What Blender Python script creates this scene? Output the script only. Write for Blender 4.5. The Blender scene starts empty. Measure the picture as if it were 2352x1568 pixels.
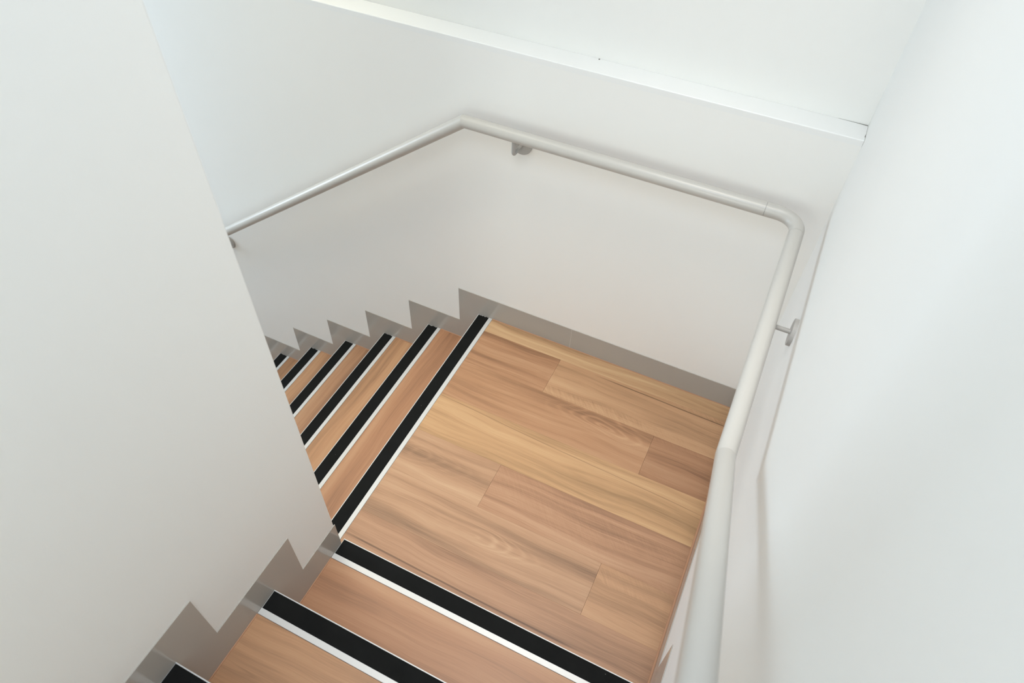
import bpy, bmesh, math, random
from mathutils import Vector, Matrix
random.seed(4)
S = bpy.context.scene
COL = S.collection

# ------------------------------------------------------------------ camera
CAM = Vector((0.7793, -0.9712, 2.0839))
F_PX = 1579.1
R = ((0.90150922, 0.43180025, 0.02880401),      # camera right
     (0.34173912, -0.66948385, -0.65954965),    # camera down
     (-0.26550989, 0.60443354, -0.75110891))    # camera forward
cd = bpy.data.cameras.new('camera')
cam = bpy.data.objects.new('camera', cd)
COL.objects.link(cam)
cd.sensor_fit = 'HORIZONTAL'
cd.sensor_width = 36.0
cd.lens = 36.0 * F_PX / 2352.0
cd.clip_start = 0.02
cam.matrix_world = Matrix(((R[0][0], -R[1][0], -R[2][0], CAM.x),
                           (R[0][1], -R[1][1], -R[2][1], CAM.y),
                           (R[0][2], -R[1][2], -R[2][2], CAM.z),
                           (0, 0, 0, 1)))
cd.dof.use_dof = True
cd.dof.focus_distance = 2.25
cd.dof.aperture_fstop = 5.0
S.camera = cam

# ------------------------------------------------------------------ light and exposure
w = bpy.data.worlds.new('world')
S.world = w
w.use_nodes = True
bg = w.node_tree.nodes['Background']
bg.inputs[0].default_value = (0.90, 0.95, 1.0, 1)
bg.inputs[1].default_value = 0.3


def area(name, loc, target, sx, sy, power, colour):
    ld = bpy.data.lights.new(name, 'AREA')
    ld.shape = 'RECTANGLE'
    ld.size, ld.size_y = sx, sy
    ld.energy = power
    ld.color = colour
    o = bpy.data.objects.new(name, ld)
    o.location = loc
    d = Vector(target) - Vector(loc)
    o.rotation_euler = d.to_track_quat('-Z', 'Y').to_euler()
    COL.objects.link(o)
    return o


# daylight through the window at the end of the lower flight, a window behind the stair head,
# added fill areas: one over the upper flight, narrow beams over landing and lower flight
area('window_daylight', (-3.8, 0.15, 0.72), (1, 0.1, 0.80), 0.9, 1.5, 48, (0.71, 0.855, 1.0))
area('stair_head_window', (0.476, -4.1, 1.9), (0.476, 0.8, 0.9), 0.92, 1.8, 31, (0.94, 1.0, 0.96))
area('overhead_fill', (0.48, -1.2, 3.36), (0.48, -1.2, 0), 0.7, 1.0, 17.0, (0.66, 0.81, 1.0))
for nm, x, y, sx, sy, pw, cc in (('landing_fill', 0.45, 0.0, 0.6, 0.8, 4.5, (1.0, 0.94, 0.86)),
                                 ('flight_fill', -0.8, 0.2, 0.6, 0.6, 4.5, (1.0, 0.94, 0.76))):
    dl = area(nm, (x, y, 3.36), (x, y, 0), sx, sy, pw, cc)
    dl.data.spread = math.radians(50)
S.view_settings.view_transform = 'Standard'
S.view_settings.look = 'None'
S.view_settings.gamma = 1.0
S.view_settings.use_curve_mapping = False
S.view_settings.exposure = 0.05

# ------------------------------------------------------------------ measured dimensions (metres)
W, YB = 0.9463, 0.7839            # right wall face, back wall face
YA, YP = -0.3554, -0.3720         # first nosing of the upper flight, lower face of the pillar wall
XB = -0.1484                      # landing nosing of the lower flight
RISE, TA, TB = 0.1873, 0.25, 0.2556
HB, HA, DZ, TH = 0.1071, 0.1127, 0.0921, 0.0024   # skirting heights, tooth offset, thickness
ZL, YU = 1.1490, 0.0791           # ledge height and depth
ZR, RC, RR = 0.9257, 0.0701, 0.0199
XK, YK = -0.1574, -0.1191         # rail kinks
BW = 0.0646                       # nosing width
NA, NB = 4, 8                     # steps
CEIL = 3.4


# ------------------------------------------------------------------ helpers
def link(name, me, mat=None, parent=None, smooth=False):
    o = bpy.data.objects.new(name, me)
    COL.objects.link(o)
    if mat:
        me.materials.append(mat)
    if parent:
        o.parent = parent
    if smooth:
        for p in me.polygons:
            p.use_smooth = True
    return o


def mesh(name, bm):
    bmesh.ops.recalc_face_normals(bm, faces=bm.faces[:])
    me = bpy.data.meshes.new(name)
    bm.to_mesh(me)
    bm.free()
    return me


def box_bm(x0, x1, y0, y1, z0, z1, bev=0.0, bm=None, seg=1):
    bm = bm or bmesh.new()
    r = bmesh.ops.create_cube(bm, size=1.0)
    for v in r['verts']:
        v.co = Vector(((x0 + x1) / 2 + v.co.x * (x1 - x0), (y0 + y1) / 2 + v.co.y * (y1 - y0), (z0 + z1) / 2 + v.co.z * (z1 - z0)))
    if bev:
        es = list({e for v in r['verts'] for e in v.link_edges})
        bmesh.ops.bevel(bm, geom=es, offset=bev, segments=seg, profile=0.5, affect='EDGES')
    return bm


def prism_bm(pts, axis, a, b, bev=0.0, seg=1):
    """extrude a 2-D outline along axis 0 (pts are y,z), 1 (pts are x,z) or 2 (pts are x,y)"""
    def P(p, t):
        return {0: (t, p[0], p[1]), 1: (p[0], t, p[1]), 2: (p[0], p[1], t)}[axis]
    bm = bmesh.new()
    A = [bm.verts.new(P(p, a)) for p in pts]
    B = [bm.verts.new(P(p, b)) for p in pts]
    bm.faces.new(A)
    bm.faces.new(B[::-1])
    n = len(pts)
    for i in range(n):
        bm.faces.new((A[i], B[i], B[(i + 1) % n], A[(i + 1) % n]))
    if bev:
        bmesh.ops.recalc_face_normals(bm, faces=bm.faces[:])
        bmesh.ops.bevel(bm, geom=bm.edges[:], offset=bev, segments=seg, profile=0.5, affect='EDGES')
    return bm


def tube_bm(path, rad, seg=32, mitre0=None, mitre1=None, caps=True, rings=None):
    """tube along a polyline with mitred joints; mitre0/1 = neighbour points past the ends"""
    path = [Vector(p) for p in path]
    bm = bmesh.new()
    dirs = [(path[i + 1] - path[i]).normalized() for i in range(len(path) - 1)]
    ref = Vector((0, 0, 1)) if abs(dirs[0].z) < 0.95 else Vector((1, 0, 0))
    s = dirs[0].cross(ref).normalized()
    u = s.cross(dirs[0]).normalized()
    rows = []
    for i, p in enumerate(path):
        d = dirs[max(i - 1, 0)]
        if i > 0:
            dprev = dirs[max(i - 2, 0)]
            q = dprev.rotation_difference(d)
            s = q @ s
            u = q @ u
        if 0 < i < len(path) - 1:
            n = (dirs[i - 1] + dirs[i]).normalized()
        elif i == 0 and mitre0 is not None:
            n = (dirs[0] + (p - Vector(mitre0)).normalized()).normalized()
        elif i == len(path) - 1 and mitre1 is not None:
            n = (dirs[-1] + (Vector(mitre1) - p).normalized()).normalized()
        else:
            n = d
        row = []
        for k in range(seg):
            a = 2 * math.pi * k / seg
            o = (s * math.cos(a) + u * math.sin(a)) * rad
            t = -o.dot(n) / d.dot(n)
            row.append(bm.verts.new(p + o + d * t))
        rows.append(row)
    for i in range(len(rows) - 1):
        for k in range(seg):
            bm.faces.new((rows[i][k], rows[i][(k + 1) % seg], rows[i + 1][(k + 1) % seg], rows[i + 1][k]))
    if caps:
        for row, rv in ((rows[0], True), (rows[-1], False)):
            ring = [bm.verts.new(v.co) for v in row]
            bm.faces.new(ring[::-1] if rv else ring)
    return bm


def smooth_sides(o, n=4):
    for p in o.data.polygons:
        p.use_smooth = len(p.vertices) <= n


def structure(o):
    o['kind'] = 'structure'
    return o


def empty(name, loc, label, cat, group=None):
    o = bpy.data.objects.new(name, None)
    o.location = loc
    o.empty_display_size = 0.1
    COL.objects.link(o)
    o['label'] = label
    o['category'] = cat
    if group:
        o['group'] = group
    return o


def hold(o, parent):
    """parent a mesh whose vertices are in world coordinates"""
    o.parent = parent
    o.matrix_parent_inverse = Matrix.Translation(-Vector(parent.location))
    return o


# ------------------------------------------------------------------ materials
def new_mat(name):
    m = bpy.data.materials.new(name)
    m.use_nodes = True
    nt = m.node_tree
    return m, nt, nt.nodes, nt.links, nt.nodes['Principled BSDF']


def N(nt, kind, **kw):
    n = nt.nodes.new(kind)
    for k, v in kw.items():
        setattr(n, k, v)
    return n


def paint(name, col, rough, bump=0.0, scale=300.0, spec=0.5, var=0.0):
    m, nt, ns, L, b = new_mat(name)
    b.inputs['Base Color'].default_value = (*col, 1)
    b.inputs['Roughness'].default_value = rough
    b.inputs['Specular IOR Level'].default_value = spec
    tc = N(nt, 'ShaderNodeTexCoord')
    if bump:
        nz = N(nt, 'ShaderNodeTexNoise')
        nz.inputs['Scale'].default_value = scale
        nz.inputs['Detail'].default_value = 3
        bp = N(nt, 'ShaderNodeBump')
        bp.inputs['Strength'].default_value = bump
        bp.inputs['Distance'].default_value = 0.0006
        L.new(tc.outputs['Object'], nz.inputs['Vector'])
        L.new(nz.outputs['Fac'], bp.inputs['Height'])
        L.new(bp.outputs['Normal'], b.inputs['Normal'])
    if var:
        n2 = N(nt, 'ShaderNodeTexNoise')
        n2.inputs['Scale'].default_value = 3.0
        n2.inputs['Detail'].default_value = 4
        mr = N(nt, 'ShaderNodeMapRange')
        mr.inputs['To Min'].default_value = 1 - var
        mr.inputs['To Max'].default_value = 1 + var
        hs = N(nt, 'ShaderNodeHueSaturation')
        hs.inputs['Color'].default_value = (*col, 1)
        L.new(tc.outputs['Object'], n2.inputs['Vector'])
        L.new(n2.outputs['Fac'], mr.inputs['Value'])
        L.new(mr.outputs['Result'], hs.inputs['Value'])
        L.new(hs.outputs['Color'], b.inputs['Base Color'])
    return m


M_WALL = paint('white_wall_paint', (0.898, 0.889, 0.855), 0.55, 0.25, 260, 0.3, 0.012)
M_LEDGE = paint('white_ledge_paint', (0.88, 0.88, 0.86), 0.4, 0.15, 200, 0.4)
M_SKIRT = paint('grey_gloss_skirting_paint', (0.43, 0.40, 0.36), 0.16, 0.04, 120, 0.5, 0.02)
M_RAIL = paint('pale_grey_rail_paint', (0.52, 0.50, 0.465), 0.32, 0.03, 150, 0.5)
M_BRACKET = paint('grey_bracket_paint', (0.40, 0.385, 0.365), 0.4, 0.03, 150, 0.5)
M_SUB = paint('dark_subfloor', (0.10, 0.075, 0.055), 0.9, 0.2, 60, 0.2)
M_DARK = paint('dark_gap_filler', (0.20, 0.19, 0.175), 0.9, 0.1, 60, 0.1)
M_CAULK = paint('pale_caulk', (0.55, 0.53, 0.49), 0.6, 0.1, 90, 0.2)
M_BEAD = paint('tan_edge_sealant', (0.44, 0.235, 0.135), 0.5, 0.1, 90, 0.3)
M_FLOORFAR = paint('lower_floor_boards', (0.42, 0.27, 0.16), 0.5, 0.1, 30, 0.3, 0.05)


def make_alu():
    m, nt, ns, L, b = new_mat('satin_aluminium')
    b.inputs['Base Color'].default_value = (0.60, 0.60, 0.59, 1)
    b.inputs['Metallic'].default_value = 0.2
    b.inputs['Roughness'].default_value = 0.42
    tc = N(nt, 'ShaderNodeTexCoord')
    nz = N(nt, 'ShaderNodeTexNoise')
    nz.inputs['Scale'].default_value = 90
    mr = N(nt, 'ShaderNodeMapRange')
    mr.inputs['To Min'].default_value = 0.36
    mr.inputs['To Max'].default_value = 0.5
    L.new(tc.outputs['Object'], nz.inputs['Vector'])
    L.new(nz.outputs['Fac'], mr.inputs['Value'])
    L.new(mr.outputs['Result'], b.inputs['Roughness'])
    return m


def make_grit():
    m, nt, ns, L, b = new_mat('black_grit_insert')
    b.inputs['Roughness'].default_value = 0.75
    b.inputs['Specular IOR Level'].default_value = 0.10
    tc = N(nt, 'ShaderNodeTexCoord')
    nz = N(nt, 'ShaderNodeTexNoise')
    nz.inputs['Scale'].default_value = 700
    nz.inputs['Detail'].default_value = 2
    cl = N(nt, 'ShaderNodeTexNoise')
    cl.inputs['Scale'].default_value = 18
    cl.inputs['Detail'].default_value = 5
    mx = N(nt, 'ShaderNodeMix', data_type='RGBA')
    mx.inputs[6].default_value = (0.0045, 0.0048, 0.0048, 1)
    mx.inputs[7].default_value = (0.0095, 0.0098, 0.0095, 1)
    # a few pale dust specks
    vo = N(nt, 'ShaderNodeTexVoronoi')
    vo.inputs['Scale'].default_value = 28
    th = N(nt, 'ShaderNodeMath', operation='LESS_THAN')
    th.inputs[1].default_value = 0.028
    vo2 = N(nt, 'ShaderNodeMix', data_type='RGBA')
    vo2.inputs[7].default_value = (0.16, 0.155, 0.14, 1)
    L.new(tc.outputs['Object'], nz.inputs['Vector'])
    L.new(tc.outputs['Object'], cl.inputs['Vector'])
    L.new(tc.outputs['Object'], vo.inputs['Vector'])
    L.new(cl.outputs['Fac'], mx.inputs[0])
    L.new(vo.outputs['Distance'], th.inputs[0])
    L.new(th.outputs[0], vo2.inputs[0])
    L.new(mx.outputs[2], vo2.inputs[6])
    L.new(vo2.outputs[2], b.inputs['Base Color'])
    bp = N(nt, 'ShaderNodeBump')
    bp.inputs['Strength'].default_value = 0.5
    bp.inputs['Distance'].default_value = 0.0008
    L.new(nz.outputs['Fac'], bp.inputs['Height'])
    L.new(bp.outputs['Normal'], b.inputs['Normal'])
    return m


M_ALU = make_alu()
M_GRIT = make_grit()


def wood(name, mid, dark, light, seed, fiddle=0.0, cath=0.5, streak=0.5, cx=0.35, cy=0.0, vein=0.4, lines=(), half=False):
    """plank material in the plank's own coordinates: length along object X, width along Y"""
    m, nt, ns, L, b = new_mat(name)
    tc = N(nt, 'ShaderNodeTexCoord')

    def math_(op, a, b_=None, c=None):
        n = N(nt, 'ShaderNodeMath', operation=op)
        for i, v in enumerate((a, b_, c)):
            if v is None:
                continue
            if isinstance(v, (int, float)):
                n.inputs[i].default_value = v
            else:
                L.new(v, n.inputs[i])
        return n.outputs[0]

    def rng(v, a, b_, c, d):
        n = N(nt, 'ShaderNodeMapRange')
        for i, q in zip((1, 2, 3, 4), (a, b_, c, d)):
            n.inputs[i].default_value = q
        L.new(v, n.inputs[0])
        return n.outputs[0]

    def noise(vec_scale, detail=3.0, rough=0.55, dist=0.0, src=None):
        mp = N(nt, 'ShaderNodeMapping')
        mp.inputs['Scale'].default_value = vec_scale
        nz = N(nt, 'ShaderNodeTexNoise')
        nz.inputs['Scale'].default_value = 1.0
        nz.inputs['Detail'].default_value = detail
        nz.inputs['Roughness'].default_value = rough
        nz.inputs['Distortion'].default_value = dist
        L.new(src, mp.inputs['Vector'])
        L.new(mp.outputs[0], nz.inputs['Vector'])
        return nz.outputs['Fac']

    ad = N(nt, 'ShaderNodeVectorMath', operation='ADD')
    ad.inputs[1].default_value = (seed * 3.17, seed * 1.31, seed * 0.77)
    L.new(tc.outputs['Object'], ad.inputs[0])
    raw = ad.outputs[0]
    sx = N(nt, 'ShaderNodeSeparateXYZ')
    L.new(tc.outputs['Object'], sx.inputs[0])
    X, Y = sx.outputs[0], sx.outputs[1]
    # wavy grain: the width coordinate wanders along the board
    wav = math_('MULTIPLY', math_('SUBTRACT', noise((1.9, 5.0, 1.0), 2.0, 0.5, 0.0, raw), 0.5), 0.060)
    sr = N(nt, 'ShaderNodeSeparateXYZ')
    L.new(raw, sr.inputs[0])
    cb = N(nt, 'ShaderNodeCombineXYZ')
    L.new(sr.outputs[0], cb.inputs[0])
    L.new(math_('ADD', sr.outputs[1], wav), cb.inputs[1])
    g = cb.outputs[0]

    broad = noise((0.8, 15.0, 1.0), 2.0, 0.5, 0.2, g)               # wide colour bands
    mid_g = noise((1.3, 55.0, 1.0), 4.0, 0.62, 0.3, g)              # streaks
    fine = noise((7.0, 330.0, 1.0), 3.0, 0.7, 0.1, g)               # pores
    # cathedral figure: stretched arcs around a heart point
    warp = noise((2.4, 10.0, 1.0), 2.0, 0.5, 0.0, raw)
    wv = rng(warp, 0, 1, -0.055, 0.055)
    dx = math_('MULTIPLY', math_('SUBTRACT', X, cx), 0.21)
    dy = math_('ADD', math_('SUBTRACT', Y, cy), wv)
    rr = math_('SQRT', math_('ADD', math_('MULTIPLY', dx, dx), math_('MULTIPLY', dy, dy)))
    irr = noise((3.0, 30.0, 1.0), 2.0, 0.5, 0.0, raw)
    ring = math_('SINE', math_('MULTIPLY_ADD', rr, 560.0, math_('MULTIPLY', irr, 9.0)))
    ring = math_('POWER', rng(ring, -1, 1, 0, 1), 2.5)
    ringm = math_('MULTIPLY', ring, rng(rr, 0.0, 0.060, 1.0, 0.0))
    if half:
        ringm = math_('MULTIPLY', ringm, rng(X, cx - 0.02, cx + 0.10, 0.1, 1.0))
    # total lightness value
    v = math_('MULTIPLY_ADD', broad, 1.25, -0.145)
    v = math_('ADD', v, math_('MULTIPLY', math_('SUBTRACT', mid_g, 0.5), 1.15 * streak))
    v = math_('ADD', v, math_('MULTIPLY', math_('SUBTRACT', fine, 0.5), 0.55))
    v = math_('ADD', v, math_('MULTIPLY', math_('SUBTRACT', ringm, 0.10), 0.34 * cath))
    if fiddle:
        skew = N(nt, 'ShaderNodeCombineXYZ')
        L.new(math_('MULTIPLY_ADD', Y, 0.9, sr.outputs[0]), skew.inputs[0])
        L.new(sr.outputs[1], skew.inputs[1])
        cross = noise((150.0, 26.0, 1.0), 2.0, 0.55, 0.5, skew.outputs[0])
        msk = rng(noise((0.9, 13.0, 1.0), 1.0, 0.5, 0.0, g), 0.46, 0.60, 0.0, 1.0)
        v = math_('ADD', v, math_('MULTIPLY', math_('MULTIPLY', math_('SUBTRACT', cross, 0.5), msk), 0.75 * fiddle))
    cr = N(nt, 'ShaderNodeValToRGB')
    e = cr.color_ramp.elements
    e[0].position, e[0].color = 0.08, (*dark, 1)
    e[1].position, e[1].color = 0.90, (*light, 1)
    k = e.new(0.48)
    k.color = (*mid, 1)
    L.new(v, cr.inputs[0])
    # thin dark gum veins
    vn = noise((0.55, 17.0, 1.0), 1.5, 0.45, 0.15, g)
    vd = math_('ABSOLUTE', math_('SUBTRACT', vn, 0.435))
    vm = rng(vd, 0.0, 0.010, 1.0, 0.0)
    gate = rng(noise((1.6, 3.0, 1.0), 1.0, 0.5, 0.0, raw), 0.53, 0.64, 0.0, 1.0)
    vm = math_('MULTIPLY', math_('MULTIPLY', vm, gate), vein)
    for (y0, slope, xa, xb, wd, st) in lines:
        ln = math_('ABSOLUTE', math_('ADD', math_('SUBTRACT', Y, math_('MULTIPLY_ADD', X, slope, y0)), math_('MULTIPLY', wav, 0.25)))
        lm_ = rng(ln, 0.0, wd, st, 0.0)
        ga = math_('MULTIPLY', rng(X, xa, xa + 0.10, 0.0, 1.0), rng(X, xb - 0.10, xb, 1.0, 0.0))
        vm = math_('MAXIMUM', vm, math_('MULTIPLY', lm_, ga))
    mx = N(nt, 'ShaderNodeMix', data_type='RGBA')
    mx.inputs[7].default_value = (dark[0] * 0.42, dark[1] * 0.40, dark[2] * 0.40, 1)
    L.new(vm, mx.inputs[0])
    L.new(cr.outputs[0], mx.inputs[6])
    L.new(mx.outputs[2], b.inputs['Base Color'])
    b.inputs['Specular IOR Level'].default_value = 0.4
    L.new(rng(fine, 0, 1, 0.36, 0.48), b.inputs['Roughness'])
    bp = N(nt, 'ShaderNodeBump')
    bp.inputs['Strength'].default_value = 0.08
    bp.inputs['Distance'].default_value = 0.0004
    L.new(fine, bp.inputs['Height'])
    L.new(bp.outputs['Normal'], b.inputs['Normal'])
    return m


def srgb(r, g, b):
    f = lambda c: (c / 255 / 12.92) if c / 255 <= 0.04045 else ((c / 255 + 0.055) / 1.055) ** 2.4
    return (f(r), f(g), f(b))


def tone(mid, k=0.0, d=34, l=26):
    """mid, dark and light albedo for a plank whose mid tone is the given sRGB value"""
    r, g, b = mid
    q = 0.77
    k3 = lambda c: tuple(v * q for v in c)
    return k3(srgb(r, g, b)), k3(srgb(r - d - 14, g - d - 5, b - d + 3)), k3(srgb(min(r + l - 4, 255), g + l, b + l - 2))


# ------------------------------------------------------------------ the room shell
# left wall: the corner wall between the two flights, seen along the upper flight
lw = prism_bm([(0, -4.2), (0, YP), (-7.4, YP), (-7.4, YP - 0.14), (-0.14, YP - 0.14), (-0.14, -4.2)], 2, -1.8, CEIL)
lw.edges.ensure_lookup_table()
ce = [e for e in lw.edges if all(abs(v.co.x) < 1e-5 and abs(v.co.y - YP) < 1e-5 for v in e.verts)]
bmesh.ops.bevel(lw, geom=ce, offset=0.004, segments=4, profile=0.5, affect='EDGES')
structure(link('wall_left', mesh('wall_left', lw), M_WALL))

structure(link('wall_right', mesh('wall_right', box_bm(W, W + 0.15, -4.2, YB + 0.35, -1.8, CEIL)), M_WALL))

# back wall: thick lower wall with a ledge, thinner upper wall set back
LT = 0.018
bw_ = structure(link('wall_back', mesh('wall_back', prism_bm(
    [(YB, -1.8), (YB + 0.30, -1.8), (YB + 0.30, CEIL), (YB + YU, CEIL), (YB + YU, ZL - LT), (YB, ZL - LT)], 0, -7.4, W)), M_WALL))
lg = box_bm(-7.4, W - 0.0006, YB, YB + YU - 0.0004, ZL - LT, ZL)
es = [e for e in lg.edges if all(abs(v.co.y - YB) < 1e-4 and v.co.z > ZL - 0.001 for v in e.verts)]
bmesh.ops.bevel(lg, geom=es, offset=0.0025, segments=3, profile=0.5, affect='EDGES')
ledge = link('ledge', mesh('ledge', lg), M_LEDGE, bw_)
# opened paint joint between ledge and upper wall next to the right corner
gap = prism_bm([(W - 0.001, YB + YU - 0.0035), (W - 0.001, YB + YU - 0.0002), (W - 0.075, YB + YU - 0.0002), (W - 0.03, YB + YU - 0.0012)], 2, ZL - 0.002, ZL + 0.0004)
link('paint_crack', mesh('paint_crack', gap), M_DARK, bw_)
gap = prism_bm([(W - 0.0003, YB + 0.014), (W - 0.0022, YB + 0.020), (W - 0.0003, YB + 0.034)], 2, ZL - 0.002, ZL + 0.0004)
link('paint_crack', mesh('paint_crack', gap), M_DARK, bw_)
nb = bmesh.new()
bmesh.ops.create_cone(nb, cap_ends=True, segments=14, radius1=0.0026, radius2=0.0018, depth=0.0016, matrix=Matrix.Translation((0.2083, YB + YU + 0.0085 - 0.012, ZL + 0.0006)))
link('nail_head', mesh('nail_head', nb), M_DARK, bw_)

structure(link('ceiling', mesh('ceiling', box_bm(-7.4, W + 0.15, -4.2, YB + 0.35, CEIL, CEIL + 0.1)), M_WALL))

# ------------------------------------------------------------------ landing floor with its planks
ZF = -0.0012
fl = structure(link('floor', mesh('floor', box_bm(XB + 0.01, W, YA - 0.06, YB, -0.16, -0.0135)), M_SUB))
XL = XB + BW + 0.0006            # planks start behind the landing nosing
XR = W - TH - 0.0006
rows = [YB - TH - 0.0006, 0.7080, 0.5310, 0.3530, 0.1735, -0.0050, -0.1830, YA - 0.045]
G = 0.00022
# row, x0, x1, mid tone, options
planks = [
    (0, XL, XR, (205, 163, 122), dict(seed=1, streak=1.0, cath=0.1, vein=0.2)),
    (1, XL, 0.2555, (190, 142, 106), dict(seed=2, cath=0.5, streak=0.7, vein=0.3)),
    (1, 0.2555, XR, (202, 157, 118), dict(seed=3, cath=0.1, fiddle=0.9, streak=0.5, vein=0.0, lines=((0.074, -0.012, -0.20, 0.40, 0.0030, 0.95),))),
    (2, XL, 0.6985, (194, 146, 109), dict(seed=4, cath=0.9, cx=0.22, cy=0.045, vein=0.3)),
    (2, 0.6985, XR, (182, 135, 101), dict(seed=5, cath=0.1, fiddle=0.3, streak=0.8, vein=0.1)),
    (3, XL, XR, (209, 165, 121), dict(seed=6, cath=0.2, cx=0.9, streak=0.6, vein=0.3, lines=((0.057, -0.045, -0.6, 0.55, 0.0022, 0.55),))),
    (4, XL, 0.2555, (196, 153, 119), dict(seed=7, cath=0.3, cx=-0.1, vein=0.1)),
    (4, 0.2555, XR, (191, 145, 112), dict(seed=8, cath=0.1, fiddle=0.3, streak=0.8, vein=0.3)),
    (5, XL, 0.6965, (196, 153, 119), dict(seed=9, cath=1.1, cx=-0.02, cy=-0.01, vein=0.2, half=True)),
    (5, 0.6965, XR, (203, 157, 119), dict(seed=10, cath=0.1, fiddle=1.0, streak=0.4, vein=0.1)),
    (6, XL, XR, (192, 147, 114), dict(seed=11, cath=0.2, cx=1.2, vein=0.1, lines=((0.012, -0.012, -0.55, 0.34, 0.0042, 0.85),))),
]


def plank(name, x0, x1, y0, y1, ztop, mat, parent, thick=0.012, rot=False, bev=0.0003):
    """board whose own X runs along its length; rot turns the length to world Y"""
    lx, ly = (y1 - y0, x1 - x0) if rot else (x1 - x0, y1 - y0)
    bm = box_bm(-lx / 2, lx / 2, -ly / 2, ly / 2, -thick, 0, bev)
    o = link(name, mesh(name, bm), mat)
    o.location = Vector(((x0 + x1) / 2, (y0 + y1) / 2, ztop))
    if rot:
        o.rotation_euler.z = math.pi / 2
    hold(o, parent)
    return o


for i, (r, x0, x1, mid, op) in enumerate(planks):
    mt, dk, lt = tone(mid)
    mat = wood('spotted_gum_plank_%d' % i, mt, dk, lt, **op)
    a = x0 + (G if x0 != XL else 0)
    b_ = x1 - (G if x1 != XR else 0)
    plank('plank', a, b_, rows[r + 1] + 0.00005, rows[r] - 0.00005, ZF, mat, fl, bev=0.00015)

# ------------------------------------------------------------------ stairs
STAIR_TONES = [(190, 140, 105), (200, 152, 113), (186, 140, 106), (198, 150, 112), (190, 142, 104), (204, 156, 112)]
stair_mats = []
for i, c in enumerate(STAIR_TONES):
    mt, dk, lt = tone(c, d=24, l=20)
    stair_mats.append(wood('spotted_gum_tread_%d' % i, mt, dk, lt, seed=20 + i, cath=0.4 if i % 2 else 0.2, cx=0.3 - 0.25 * i, streak=0.7, vein=0.35))


def nosing_pts(sgn, e, z):
    """cross-section of the anti-slip nosing; e = outer edge, sgn = direction towards the tread"""
    prof = [(0, -0.030), (0, -0.0004), (0.0004, 0), (0.0026, 0), (0.0027, -0.0018), (0.0490, -0.0018), (0.0491, 0),
            (0.0638, 0), (0.0646, -0.0009), (0.0646, -0.0050), (0.0030, -0.0050), (0.0030, -0.030)]
    return [(e + sgn * u, z + h) for u, h in prof]


def insert_bm(axis, sgn, e, z, a, b, ragged):
    """black strip lying in the nosing's channel, with a ragged brushed end"""
    n = 12
    u0, u1 = 0.00285, 0.04895
    bm = bmesh.new()
    top, bot = [], []
    for t, s in ((a, 1), (b, -1)):
        for zz, lst in ((z - 0.0003, top), (z - 0.0017, bot)):
            row = []
            random.seed(int(abs(e) * 1e4) + (1 if s > 0 else 2))
            for k in range(n + 1):
                u = e + sgn * (u0 + (u1 - u0) * k / n)
                j = random.uniform(0, 0.004) if (ragged and 0 < k < n) else 0.0015
                tt = t + s * j
                row.append(bm.verts.new((tt, u, zz) if axis == 0 else (u, tt, zz)))
            lst.append(row)
    for rws in (top, bot):
        for k in range(n):
            bm.faces.new((rws[0][k], rws[0][k + 1], rws[1][k + 1], rws[1][k]))
    for j in (0, 1):
        for k in range(n):
            bm.faces.new((top[j][k], top[j][k + 1], bot[j][k + 1], bot[j][k]))
    for k in (0, n):
        bm.faces.new((top[0][k], top[1][k], bot[1][k], bot[0][k]))
    return bm


def add_nosing(parent, axis, sgn, e, z, a, b, ragged):
    no = hold(link('nosing', mesh('nosing', prism_bm(nosing_pts(sgn, e, z), axis, a, b)), M_ALU), parent)
    ins = link('grip_insert', mesh('grip_insert', insert_bm(axis, sgn, e, z, a, b, ragged)), M_GRIT)
    ins.parent = no
    no['label'] = 'white metal stair nosing holding a black grip strip'
    ins['label'] = 'black gritty anti-slip strip'
    return no


up = empty('staircase', (W / 2, YA - 0.7, 0.0), 'upper flight of timber steps with black grip strips in the foreground', 'staircase')
E0, E1 = TH + 0.0008, W - TH - 0.0008
for k in range(1, NA + 1):
    y = YA - (k - 1) * TA
    z = k * RISE
    add_nosing(up, 0, -1, y, z, E0, E1, False)
    m = stair_mats[(k * 2 - 2) % 6 if k != 2 else 1]
    plank('tread', E0, E1, y - TA - 0.012, y - BW - 0.0006, z - 0.0012, m, up)
    o = hold(link('riser', mesh('riser', box_bm(E0, E1, y - 0.020, y - 0.008, z - RISE + 0.0002, z - 0.0056)), m), up)
    # carcass under the tread
    hold(link('step_core', mesh('step_core', box_bm(E0, E1, y - TA - 0.008, y - 0.021, z - RISE * 1.0, z - 0.0136)), M_SUB), up)

down = empty('staircase', (XB - 1.0, (YP + YB) / 2, -NB * RISE), 'lower flight of timber steps with black grip strips descending left behind the corner wall', 'staircase')
F0, F1 = YP + TH + 0.0008, YB - TH - 0.0008
for k in range(0, NB):
    x = XB - k * TB
    z = -k * RISE
    add_nosing(down, 1, 1, x, z, F0 if k else YA + 0.0032, F1, True)
    m = stair_mats[(k + 5) % 6]
    if k:
        plank('tread', x + BW + 0.0006, x + TB + 0.012, F0, F1, z - 0.0012, m, down, rot=True)
        hold(link('step_core', mesh('step_core', box_bm(x + 0.021, x + TB + 0.008, F0, F1, z - RISE, z - 0.0136)), M_SUB), down)
    hold(link('riser', mesh('riser', box_bm(x + 0.008, x + 0.020, F0, F1, z - RISE + 0.0002, z - 0.0056)), m), down)

structure(link('floor.001', mesh('floor_lower', box_bm(-7.4, XB - (NB - 1) * TB + 0.02, YP, YB, -NB * RISE - 0.1, -NB * RISE)), M_FLOORFAR))
structure(link('floor.002', mesh('floor_upper', box_bm(0, W, -4.2, YA - NA * TA, NA * RISE - 0.2, NA * RISE)), M_FLOORFAR))

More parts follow.
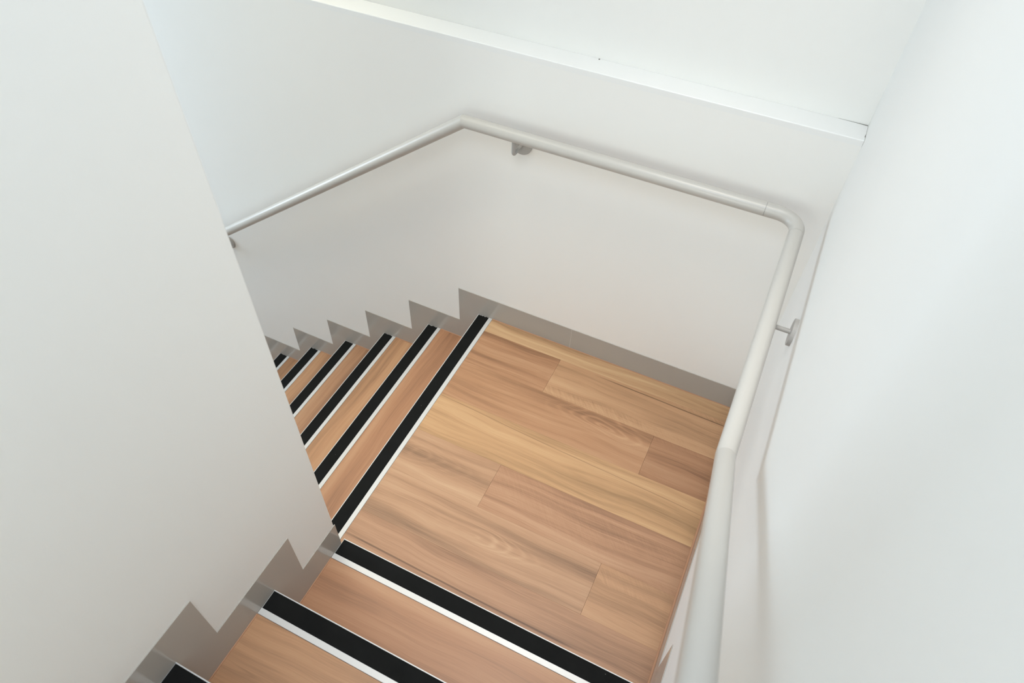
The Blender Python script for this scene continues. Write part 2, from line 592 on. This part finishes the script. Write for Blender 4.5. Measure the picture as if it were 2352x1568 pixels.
# ------------------------------------------------------------------ skirting boards
def zigzag(edge0, sgn, run, h, z_of, kmax, first, low=0.06):
    """outline of a saw-tooth skirting from the level part at 'first' along the descending or rising steps"""
    top = [(first, z_of(0) + h)]
    for k in range(kmax):
        p = edge0 + sgn * (k * run) - DZ
        top += [(p, z_of(k) + h), (p, z_of(k + 1) + h)]
    return top


# back wall: level board along the landing and a saw-tooth board down the lower flight, butted at XJ
XJ = 0.2621
BEV = 0.0004
structure(link('baseboard_back', mesh('baseboard_back', box_bm(XJ + 0.0006, W, YB - TH, YB, -0.012, HB, BEV)), M_SKIRT))
top = [(XJ - 0.0004, HB)]
for k in range(NB - 1):
    p = XB - k * TB - DZ
    top += [(p, -k * RISE + HB), (p, -(k + 1) * RISE + HB)]
xe = XB - (NB - 1) * TB - DZ
top += [(xe, -(NB - 1) * RISE + HB)]
bot = [(xe, -NB * RISE)]
bot += [(xe + 0.30, -NB * RISE)]
for k in range(NB - 2, -1, -1):
    x = XB - k * TB
    bot += [(x + 0.03, -(k + 1) * RISE - 0.03), (x + 0.03, -k * RISE - 0.03)]
bot[-1] = (XB + 0.03, -0.012)
bot += [(XJ - 0.0004, -0.012)]
structure(link('baseboard_back.001', mesh('baseboard_back_teeth', prism_bm(top + bot, 1, YB - TH, YB, BEV)), M_SKIRT))

link('caulk_line', mesh('caulk_line', box_bm(XJ - 0.0006, XJ + 0.0008, YB - TH - 0.00005, YB - TH + 0.001, 0.002, HB - 0.0006)), M_CAULK, bpy.data.objects['baseboard_back'])

# left wall, along the upper flight; its end wraps the pillar corner
YE = YP + TH


def flight_a_outline(y_start):
    t = [(y_start, RISE + HA)]
    for k in range(1, NA):
        y = YA - k * TA + DZ
        t += [(y, k * RISE + HA), (y, (k + 1) * RISE + HA)]
    ylast = YA - NA * TA
    t += [(ylast, NA * RISE + HA), (ylast, NA * RISE - 0.05)]
    for k in range(NA - 1, 0, -1):
        y = YA - k * TA
        t += [(y - 0.03, (k + 1) * RISE - 0.05), (y - 0.03, k * RISE - 0.03)]
    return t


o = flight_a_outline(YE)
o += [(YE, RISE - 0.03)] if o[-1][0] < YE else []
structure(link('baseboard_left', mesh('baseboard_left', prism_bm(o, 0, 0, TH, BEV)), M_SKIRT))
# the pillar's other face, down the lower flight
t = [(-0.0005, HB)]
for k in range(NB - 1):
    p = XB - k * TB - DZ
    t += [(p, -k * RISE + HB), (p, -(k + 1) * RISE + HB)]
t += [(xe, -(NB - 1) * RISE + HB), (xe, -NB * RISE), (xe + 0.3, -NB * RISE)]
for k in range(NB - 2, -1, -1):
    x = XB - k * TB
    t += [(x + 0.03, -(k + 1) * RISE - 0.03), (x + 0.03, -k * RISE - 0.03)]
t += [(-0.0005, -0.03)]
structure(link('baseboard_left.001', mesh('baseboard_left_teeth', prism_bm(t, 1, YP, YP + TH, BEV)), M_SKIRT))

# right wall: level along the landing then rising with the upper flight
yt = YA + DZ
o = [(YB - TH - 0.0003, HA - 0.004), (yt, HA - 0.004), (yt, RISE + HA)] + flight_a_outline(YE)[1:]
o = o[:-1] + [(YA - TA - 0.03, RISE - 0.04), (YA - 0.03, RISE - 0.04), (YA - 0.03, -0.012), (YB - TH - 0.0003, -0.012)]
structure(link('baseboard_right', mesh('baseboard_right', prism_bm(o, 0, W - TH, W, BEV)), M_SKIRT))


# tan sealant beads where boards meet the skirtings
def bead(parent_name, pts):
    bm = tube_bm(pts, 0.0022, seg=8)
    o = link('sealant_bead', mesh('sealant_bead', bm), M_BEAD, bpy.data.objects[parent_name], True)
    return o


bead('baseboard_back', [(XJ + 0.001, YB - TH - 0.0008, ZF), (XR, YB - TH - 0.0008, ZF)])
bead('baseboard_back.001', [(XB + BW + 0.001, YB - TH - 0.0008, ZF), (XJ, YB - TH - 0.0008, ZF)])
for k in range(1, 6):
    bead('baseboard_back.001', [(XB - k * TB + BW + 0.001, YB - TH - 0.0008, -k * RISE - 0.0012), (XB - (k - 1) * TB + 0.007, YB - TH - 0.0008, -k * RISE - 0.0012)])
for k in range(1, 4):
    y = YA - (k - 1) * TA
    bead('baseboard_left', [(TH + 0.0008, y - BW - 0.001, k * RISE - 0.0012), (TH + 0.0008, y - TA - 0.007, k * RISE - 0.0012)])
bm = tube_bm([(W - TH - 0.002, YB - TH - 0.004, ZF), (W - TH - 0.002, YA - 0.006, ZF)], 0.0045, seg=8)
link('sealant_bead', mesh('sealant_bead', bm), M_BEAD, bpy.data.objects['baseboard_right'], True)

# ------------------------------------------------------------------ handrail
YR, XRR = YB - RC, W - RC
rail = empty('handrail', (XRR, YR, ZR), 'pale grey tubular handrail wrapping the back and right walls on disc brackets', 'handrail')
sB, sA = RISE / TB, RISE / TA
kB = Vector((XK, YR, ZR))
kA = Vector((XRR, YK, ZR))
endB = Vector((XK - 2.3, YR, ZR - 2.3 * sB))
endA = Vector((XRR, YK - 1.20, ZR + 1.20 * sA))
XJ1, YJ1 = 0.7808, 0.640
ER = 0.062


def rail_part(name, path, **kw):
    o = link(name, mesh(name, tube_bm(path, RR, seg=40, **kw)), M_RAIL)
    for p in o.data.polygons:
        p.use_smooth = len(p.vertices) <= 4
    return hold(o, rail)


rail_part('rail_tube', [endB, kB], mitre1=(XJ1, YR, ZR))
rail_part('rail_tube', [kB, (XJ1 - 0.0004, YR, ZR)], mitre0=endB)
arc = [(XJ1 + 0.0004, YR, ZR)]
for i in range(17):
    a = math.pi / 2 * i / 16
    arc.append((XRR - ER + ER * math.sin(a), YR - ER + ER * math.cos(a), ZR))
arc.append((XRR, YJ1 + 0.0003, ZR))
rail_part('elbow', arc)
rail_part('rail_tube', [(XRR, YJ1 - 0.0003, ZR), kA], mitre1=endA)
rail_part('rail_tube', [kA, endA], mitre0=(XRR, YJ1, ZR))
# slim dark sleeves inside the butt joints
for p0, p1 in (((XJ1 - 0.002, YR, ZR), (XJ1 + 0.002, YR, ZR)), ((XRR, YJ1 - 0.002, ZR), (XRR, YJ1 + 0.002, ZR))):
    o = link('joint_sleeve', mesh('joint_sleeve', tube_bm([p0, p1], RR - 0.0008, seg=32)), M_DARK)
    hold(o, rail)


def bracket(p, wall_dir, drop=0.067):
    """pin under the rail, bent into an arm that runs to a round rosette on the wall"""
    p = Vector(p)
    d = Vector(wall_dir)
    path = [p + Vector((0, 0, -RR + 0.003))]
    r = 0.010
    base = p + Vector((0, 0, -drop))
    for i in range(9):
        a = math.pi / 2 * i / 8
        path.append(base + Vector((0, 0, r)) + d * (r - r * math.cos(a)) + Vector((0, 0, -r * math.sin(a))))
    path.append(base + d * (RC - 0.0075))
    o = link('bracket_arm', mesh('bracket_arm', tube_bm(path, 0.0060, seg=18)), M_BRACKET)
    smooth_sides(o)
    hold(o, rail)
    bm = bmesh.new()
    q = Vector((0, 0, 1)).rotation_difference(-d)
    c = base + d * (RC - 0.0048)
    bmesh.ops.create_cone(bm, cap_ends=True, segments=40, radius1=0.0345, radius2=0.0345, depth=0.0094)
    es = [e for e in bm.edges if all(v.co.z > 0 for v in e.verts)]
    bmesh.ops.bevel(bm, geom=es, offset=0.0010, segments=2, profile=0.5, affect='EDGES')
    for v in bm.verts:
        v.co = q @ v.co + c
    ro = link('rosette', mesh('rosette', bm), M_BRACKET)
    ro.parent = o
    return o


bracket((0.016, YR, ZR), (0, 1, 0))
bracket((XRR, 0.345, ZR), (1, 0, 0), 0.060)
bracket((-1.515, YR, ZR - (XK + 1.515) * sB), (0, 1, 0), 0.080)
